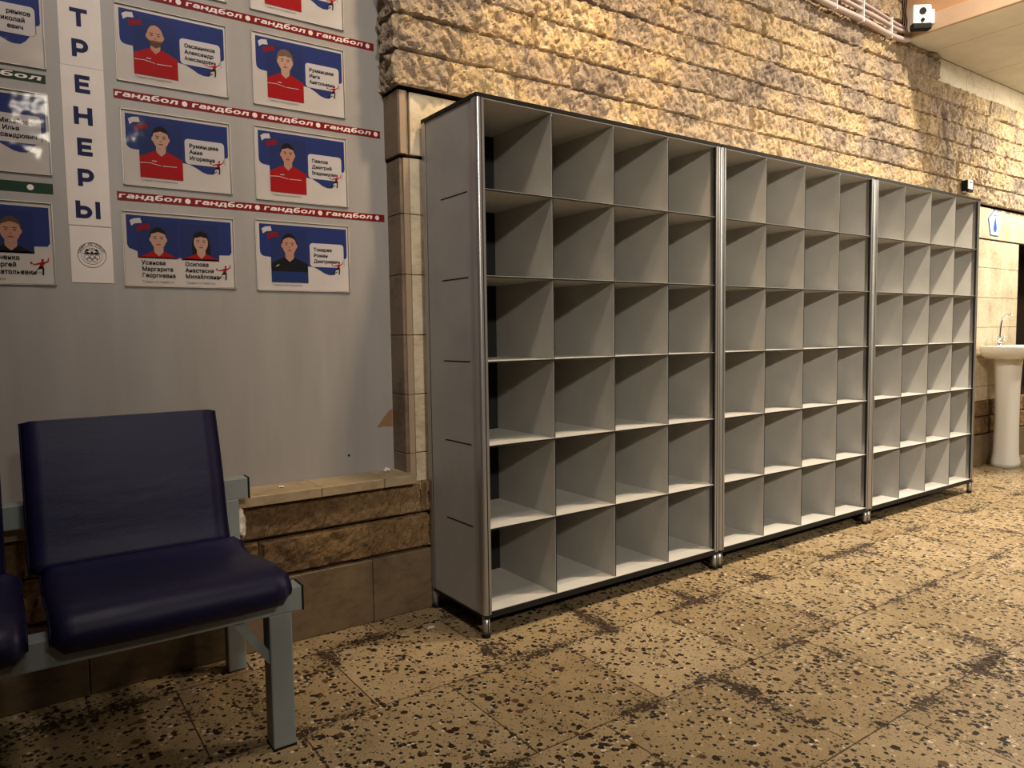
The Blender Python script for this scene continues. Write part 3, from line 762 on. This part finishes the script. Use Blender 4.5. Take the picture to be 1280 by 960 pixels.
    for (a, b, c, d) in ((X(0), X(1), Z(0)-.0022, Z(0)), (X(0), X(1), Z(1), Z(1)+.0022), (X(0), X(0)+.0022, Z(1), Z(0)), (X(1)-.0022, X(1), Z(1), Z(0))): box(bm, a, b, -.0046, -.0008, c, d)
    obj('sleeve_rim', bm, 'rim', sl)
    root.rotation_euler = (0, tilt, 0)
    return root
M['rim'] = mat('sleeve_rim', (.50,.45,.40), .25)
S = lambda **k: k
poster(-.982, -.650, 1.855, 2.089, 'coach sheet of a bald bearded man in a red tracksuit, above the second red strip', ['Овсянников', 'Александр', 'Александрович'],
       S(hair='hair_brown', style='bald', kit='red', skin='skin', beard='hair_brown'))
poster(-.568, -.237, 1.852, 2.096, 'coach sheet of a woman with short light brown fringe in a red tracksuit', ['Румянцева', 'Инга', 'Анатольевна'],
       S(hair='hair_grey', style='full', kit='red', skin='skin2', fringe=.5, rx=.0245))
poster(-.978, -.650, 1.537, 1.771, 'coach sheet of a woman with tied-back dark hair, directly below the bald man', ['Румянцева', 'Анна', 'Игоревна'],
       S(hair='hair_dark', style='short', kit='red', skin='skin2', fringe=.62))
poster(-.571, -.237, 1.530, 1.780, 'coach sheet of a smiling man with short dark hair in a red tracksuit', ['Павлов', 'Дмитрий', 'Владимирович'],
       S(hair='hair_dark', style='short', kit='red', skin='skin', fringe=.6))
poster(-.988, -.650, 1.221, 1.457, 'coach sheet with two women side by side, names printed below them', [['Усанова', 'Маргарита', 'Георгиевна'], ['Осипова', 'Анастасия', 'Михайловна']],
       S(hair='hair_dark', style='short', kit='red', skin='skin2', fringe=.62, head=.50, rx=.023), S(hair='hair_dark', style='long', kit='red', skin='skin2', fringe=.55, head=.53, rx=.022), kind='double', fig=1)
poster(-.579, -.238, 1.217, 1.462, 'coach sheet of a man in a black and blue shirt, lowest at the right', ['Токарев', 'Роман', 'Дмитриевич'],
       S(hair='hair_dark', style='short', kit='kitblack', skin='skin', fringe=.72, rx=.025))
poster(-.568, -.234, 2.166, 2.405, 'coach sheet cut off by the top edge, showing only a red tracksuit and small player', ['', '', ''],
       S(hair='hair_brown', style='short', kit='red', skin='skin', fringe=.6))
poster(-.982, -.645, 2.166, 2.40, 'coach sheet whose lower right corner only shows at the top edge, above the bald man', ['', '', ''],
       S(hair='hair_dark', style='short', kit='red', skin='skin', fringe=.6))
poster(-1.500, -1.166, 1.849, 2.090, 'coach sheet at the left edge, name card only, above the green lettered strip', [('ренков',), ('Николай   ',), ('евич    ',)], None, fig=False, caption=None)
poster(-1.502, -1.166, 1.542, 1.778, 'coach sheet at the left edge with name card only, between the two green strips', [('Михайлов  ',), ('Илья         ',), ('Александрович',)], None, fig=False, caption=None)
poster(-1.507, -1.171, 1.218, 1.461, 'coach sheet of a fair man in black shirt, cut by the left edge', [None, ['соченко', 'Сергей', 'Анатольевич']],
       None, S(hair='hair_brown', style='short', kit='kitblack', skin='skin', fringe=.66, head=.50, rx=.025), kind='double', fig=2)

# lettered strips
def strip(x0, x1, z0, z1, label, word, period, start, material, name='lettered_strip', z0b=None):
    w_ = x1-x0; root = thing(name, label, 'banner strip', ((x0+x1)/2, NY, z0), 0, None)
    obj('strip', box(bmesh.new(), -w_/2, w_/2, -.0008, -.0001, 0, z1-z0), material, root)
    bm = bmesh.new(); h_ = z1-z0; x = start-(x0+x1)/2
    while x < w_/2-.02:
        if word:
            tot = sum(GLYPH[c][0] for c in word)+.14*(len(word)-1); k = period*.80/tot; xx = x
            for c in word:
                if xx+GLYPH[c][0]*k > w_/2+.001: break
                xx += glyph_bm(c, xx, h_*.27, k, h_*.47, .25, .10, bm, layer(3))+.14*k
        if x+period*.90 < w_/2-.004 and period > 0:
            bx = x+period*.90 if word else x
            obj('ball_mark', poly_bm([ell(bx, h_*.5, .0085, .0085, 16)], 3), 'stripwhite', root)
        x += period
    if len(bm.verts): obj('lettering', bm, 'stripwhite', root)
    return root
P_ = .2235
strip(-.993, -.0995, 1.800, 1.8265, 'dark red strip lettered гандбол, second from the bottom, under the bald man', 'гандбол', P_, -.990, 'stripred')
strip(-.997, -.0905, 1.488, 1.5145, 'dark red strip lettered гандбол, lowest of the three red strips', 'гандбол', P_, -.993, 'stripred')
strip(-.993, -.1165, 2.119, 2.1455, 'dark red strip lettered гандбол, topmost, cut off by the top edge', 'гандбол', .2175, -.990, 'stripred')
strip(-1.500, -1.1695, 1.808, 1.832, 'dark green strip with italic white lettering at the left edge', 'волейбол', .33, -1.497+.05, 'green')
gs = strip(-1.500, -1.166, 1.488, 1.518, 'dark green strip with one white ball dot at the left edge', '', .34, -1.2225, 'green')
obj('ball_mark', poly_bm([ell(-1.2225+1.333, .015, .0085, .0085, 18)], 3), 'stripwhite', gs)

# vertical word
def sheet(name, x0, x1, z0, z1, label, cat='sign', proud=0.):
    root = thing(name, label, cat, ((x0+x1)/2, NY-proud, z0)); w_ = x1-x0
    obj('paper_sheet', box(bmesh.new(), -w_/2, w_/2, -.0011, -.0001, 0, z1-z0), 'paper', root); return root
def big_letter(root, ch, cx, cz, hgt=.052, wd=.047):
    bm = bmesh.new(); w_ = GLYPH[ch][0]; glyph_bm(ch, cx-wd/2, cz-hgt/2, wd/w_, hgt, .23, 0, bm, -.0016)
    obj('letter', bm, 'letter', root)
sA = sheet('letter_sheet', -1.130, -1.0175, 1.875, 2.25, 'white vertical sheet with the navy letters Т and Р, top of the word column', proud=.0006)
sB = sheet('letter_sheet', -1.131, -1.0175, 1.402, 1.8745, 'white vertical sheet with the navy letters Е Н Е Р Ы')
mx = -1.074
for ch, z, wd in (('Т', 2.019, .046), ('Р', 1.929, .044)): big_letter(sA, ch, -1.077-mx, z-1.875, .052, wd)
for ch, z, x, wd in (('Е', 1.824, -1.0755, .040), ('Н', 1.730, -1.0775, .050), ('Е', 1.638, -1.0775, .040), ('Р', 1.546, -1.0785, .044), ('Ы', 1.450, -1.0775, .066)): big_letter(sB, ch, x-mx, z-1.402, .052, wd)
sC = sheet('emblem_sheet', -1.130, -1.0175, 1.229, 1.3995, 'white square sheet with a round black emblem, below the word column')
def ring_bm(cx, cz, r, t, bm, y, n=36, sz=1.):
    a = [bm.verts.new((cx+r*math.cos(2*PI*k/n), y, cz+sz*r*math.sin(2*PI*k/n))) for k in range(n)]
    b = [bm.verts.new((cx+(r-t)*math.cos(2*PI*k/n), y, cz+sz*(r-t)*math.sin(2*PI*k/n))) for k in range(n)]
    for k in range(n): bm.faces.new((a[k], a[(k+1) % n], b[(k+1) % n], b[k]))
bm = bmesh.new(); ex, ez, y = 0., 1.313-1.229, -.0016
ring_bm(ex, ez, .0385, .0014, bm, y); ring_bm(ex, ez, .0285, .0010, bm, y)
for i, (px, pz) in enumerate(((-.0145, -.006), (0, -.006), (.0145, -.006), (-.00725, -.0135), (.00725, -.0135))): ring_bm(ex+px, ez+pz, .0072, .0013, bm, y, 20)
for P in ([(-.025,.004),(-.012,.010),(-.004,.006),(0,.014),(.004,.006),(.012,.010),(.025,.004),(.014,.002),(-.014,.002)], [(-.021,.008),(-.014,.019),(-.006,.017),(-.010,.012)], [(.021,.008),(.014,.019),(.006,.017),(.010,.012)]):
    bm.faces.new([bm.verts.new((ex+a, y, ez+b)) for a, b in P])
for a, b in ((-.004, .0185), (.004, .0185)): ring_bm(ex+a, ez+b, .0038, .0012, bm, y, 14)
word = 'САНКТ-ПЕТЕРБУРГ'
for i, ch in enumerate(word):
    an = PI*.93-(PI*.86)*i/(len(word)-1); text_bm(ch, .0085, ex+.0305*math.cos(an), ez+.0305*math.sin(an), 'CENTER', .02, 0, 1, bm, y, an-PI/2)
bm.normal_update(); bmesh.ops.triangulate(bm, faces=bm.faces)
obj('round_emblem', bm, 'ink', sC)

# ------------------------------------------------------------------ washbasin
def lathe_rings(rings, bm=None, cap=True):
    bm = bm or bmesh.new(); R_ = [[bm.verts.new(p) for p in r] for r in rings]; n = len(R_[0])
    for a, b in zip(R_, R_[1:]):
        for k in range(n): bm.faces.new((a[k], a[(k+1) % n], b[(k+1) % n], b[k]))
    if cap: bm.faces.new(R_[0]); bm.faces.new(R_[-1])
    return bm
BX, BY = 4.91, .235
sink = thing('washbasin', 'white porcelain pedestal washbasin beyond the far shelving unit', 'washbasin', (BX, BY, 0))
def sup(rx, ry, z, cy=0, n=40, p=2.6, yb=None):
    out = []
    for k in range(n):
        t = 2*PI*k/n; c, s = math.cos(t), math.sin(t)
        x = rx*math.copysign(abs(c)**(2/p), c); y_ = ry*math.copysign(abs(s)**(2/p), s)+cy
        if yb is not None: y_ = min(y_, yb)
        out.append((x, y_, z))
    return out
yb = .145
basin = obj('basin', lathe_rings([sup(.10,.09,.812,.02,yb=yb), sup(.19,.16,.820,.0,yb=yb), sup(.275,.225,.842,-.04,yb=yb), sup(.31,.255,.870,-.07,yb=yb), sup(.322,.270,.892,-.085,yb=yb), sup(.322,.270,.910,-.085,yb=yb), sup(.314,.262,.916,-.085,yb=yb-.006),
     sup(.245,.165,.911,-.115,yb=.05), sup(.22,.15,.875,-.115,yb=.045), sup(.12,.09,.835,-.10), sup(.03,.025,.828,-.09)]), 'porcelain', sink, True)
obj('pedestal', lathe_rings([sup(.108,.088,.0,.03), sup(.108,.088,.03,.03), sup(.094,.078,.10,.03), sup(.087,.074,.35,.03), sup(.088,.075,.60,.03), sup(.096,.082,.76,.03), sup(.104,.088,.825,.03)]), 'porcelain', sink, True)
tap = thing('mixer_tap', 'chrome swan-neck mixer tap with two cross handles on the washbasin', 'tap', (BX+.01, .335, .912))
obj('tap_body', cyl(cyl(bmesh.new(), (0, 0, .006), .024, .012), (0, 0, .03), .013, .05), 'chrome', tap, True)
obj('spout', tube(spline([(0, 0, .05), (-.002, -.004, .12), (.0, -.012, .19), (0, -.035, .228), (0, -.065, .235), (0, -.085, .222)], 6), .0075, seg=10), 'chrome', tap, True)
for s in (-1, 1):
    bm = tube([(0, 0, .03), (s*.035, -.004, .045)], .008); h = obj('handle_stem', bm, 'chrome', tap, True)
    bm = bmesh.new()
    for a in range(4):
        an = a*PI/2+.4; bmesh.ops.create_uvsphere(bm, u_segments=8, v_segments=6, radius=.0065, matrix=Matrix.Translation((s*.046, -.004+.02*math.cos(an), .05+.02*math.sin(an))))
        tube([(s*.046, -.004, .05), (s*.046, -.004+.02*math.cos(an), .05+.02*math.sin(an))], .004, bm, 6)
    obj('cross_handle', bm, 'chrome', h, True)

# ------------------------------------------------------------------ wall fittings
sg = thing('water_sign', 'white five-sided sign with a blue water drop on the pale slab by the washbasin', 'sign', (4.94, .4, 1.75))
pent = [(-.070, 0), (.070, 0), (.116, .135), (0, .205), (-.116, .125)]
def ypoly(pts, y0, y1, name, material, parent):
    bm = bmesh.new(); a = [bm.verts.new((x, y0, z)) for x, z in pts]; b = [bm.verts.new((x, y1, z)) for x, z in pts]
    bm.faces.new(a); bm.faces.new(b)
    for i in range(len(a)): j = (i+1) % len(a); bm.faces.new((a[i], a[j], b[j], b[i]))
    return obj(name, bm, material, parent)
ypoly(pent, -.004, -.0002, 'border', 'signblue', sg)
c0 = (0, .1); ypoly([(x*.93, c0[1]+(z-c0[1])*.93) for x, z in pent], -.0052, -.0038, 'plate', 'signwhite', sg)
drop = [(0, .150), (.012, .115), (.027, .075), (.030, .055), (.022, .035), (0, .026), (-.022, .035), (-.030, .055), (-.027, .075), (-.012, .115)]
ypoly(drop, -.0062, -.0050, 'water_drop', 'signblue', sg)
bm = bmesh.new(); box(bm, -.05, .05, -.0060, -.0050, .150, .156); box(bm, -.003, .003, -.0060, -.0050, .145, .172); ring_bm(.006, .06, .014, .005, bm, -.0066, 18)
for i in range(6):
    for s in (-1, 1): box(bm, s*.058-.011, s*.058+.011, -.0060, -.0050, .035+.012*i, .039+.012*i)
obj('drawn_details', bm, 'signblue', sg)
ic = thing('wall_sensor', 'small white wall box with a dark lower band, above the far shelving unit', 'sensor', (4.33, .362, 2.01))
obj('housing', box(bmesh.new(), -.035, .035, -.045, 0, 0, .082, .004), 'white', ic)
obj('side_cover', box(bmesh.new(), -.039, -.0355, -.040, -.002, .003, .079), 'black', ic)
obj('dark_band', box(bmesh.new(), -.036, .036, -.047, -.03, -.004, .018, .002), 'black', ic)
obj('button_row', box(bmesh.new(), -.02, .02, -.0465, -.044, .060, .066), 'black', ic)
# camera on the fascia corner
cc = thing('security_camera', 'white security camera with round lens at the corner of the orange bulkhead', 'camera', (3.39, .24, 2.93), math.radians(-38))
obj('housing', box(bmesh.new(), -.055, .055, -.045, .03, -.05, .085, .012, 3), 'white', cc)
obj('bracket', box(bmesh.new(), .045, .085, -.02, .05, -.02, .065, .006), 'white', cc)
obj('dark_visor', box(bmesh.new(), -.057, .057, -.047, .0, -.062, -.022, .010, 3), 'black', cc)
l = obj('lens', cyl(bmesh.new(), (0, -.047, .045), .020, .006, 'Y'), 'black', cc)
obj('sensor_eye', cyl(cyl(bmesh.new(), (0, -.048, -.008), .011, .006, 'Y'), (0, -.048, -.008), .011, .006, 'Y'), 'black', cc)
# conduits
cg = 'cables clipped along the top of the stone wall'
def cable(name, pts, r, material, label, cat='cable'):
    o = thing(name, label, cat, (pts[0][0], pts[0][1], pts[0][2]), 0, cg); org = Vector(pts[0])
    obj('conduit_tube', tube([p-org for p in spline(pts, 8)], r, seg=10), material, o, True); return o, org
co1, og1 = cable('conduit', [(.9,.335,2.95),(1.6,.335,2.93),(2.2,.33,2.895),(2.55,.33,2.87),(2.9,.33,2.865),(3.2,.325,2.842),(3.35,.32,2.842),(3.43,.32,2.855)], .016, 'conduit', 'thickest grey conduit, lowest of the bundle on the stone wall', 'conduit')
co2, og2 = cable('conduit', [(.9,.33,3.00),(1.7,.33,2.975),(2.3,.33,2.945),(2.75,.33,2.925),(3.1,.325,2.905),(3.3,.325,2.893),(3.43,.32,2.90)], .012, 'conduit', 'thinner grey conduit in the middle of the bundle on the stone wall', 'conduit')
cable('conduit', [(.9,.33,3.04),(1.9,.33,3.01),(2.6,.33,2.965),(2.95,.33,2.955),(3.25,.33,2.93),(3.40,.33,2.92)], .010, 'conduit', 'topmost thin grey conduit of the bundle on the stone wall', 'conduit')
for q, (dx, bend) in enumerate(((0, .006), (.022, .004), (-.022, .008))):
    cable('wire', [(3.40+dx,.335,2.925),(3.405+dx-bend,.33,2.97),(3.40+dx+bend,.34,3.03),(3.41+dx-bend,.335,3.12),(3.40+dx,.34,3.25)], .004, 'black', ['black wire rising in the corner behind the security camera, middle one', 'black wire rising in the corner, closest to the orange bulkhead', 'black wire rising in the corner, farthest from the orange bulkhead'][q], 'wire')
for x, z0, z1 in ((2.62, 2.850, 2.965), (2.90, 2.844, 2.965), (3.22, 2.823, 2.945)):
    bm = B(x-.003, x+.003, .312, .352, z0, z1, .001); bmesh.ops.translate(bm, verts=bm.verts, vec=-og1); obj('cable_tie', bm, 'white', co1)

# ------------------------------------------------------------------ scraps
def scrap(name, loc, size, label, cat, seed, flat=.5):
    bm = bmesh.new(); bmesh.ops.create_icosphere(bm, subdivisions=3, radius=1)
    for v in bm.verts:
        d = .75+.5*noise.noise(v.co*1.7+Vector((seed, 0, 0)))+.25*abs(noise.noise(v.co*4+Vector((0, seed, 0))))
        v.co = Vector((v.co.x*size[0]*d, v.co.y*size[1]*d, v.co.z*size[2]*d))
    zmin = min(v.co.z for v in bm.verts)
    for v in bm.verts: v.co.z -= zmin
    o = obj(name, bm, 'debris', None); o.location = loc; return tag(o, label, cat)
cp = scrap('crumpled_paper', (-.712, .345, .405), (.02, .018, .05), 'crumpled white paper stuck to the low stone wall behind the bench end', 'paper', 3.3)
scrap('paper_scrap', (-.545, .44, .533), (.011, .009, .004), 'tiny white scrap lying on the stone ledge near the bench', 'scrap', 5.1)
scrap('paper_scrap', (-.13, .47, .533), (.014, .01, .009), 'small white crumb on the ledge in the corner by the pier', 'scrap', 8.7)
scrap('foil_scrap', (-.10, .20, 0), (.016, .008, .004), 'bit of shiny foil on the floor under the nearest shelving unit', 'scrap', 2.2)
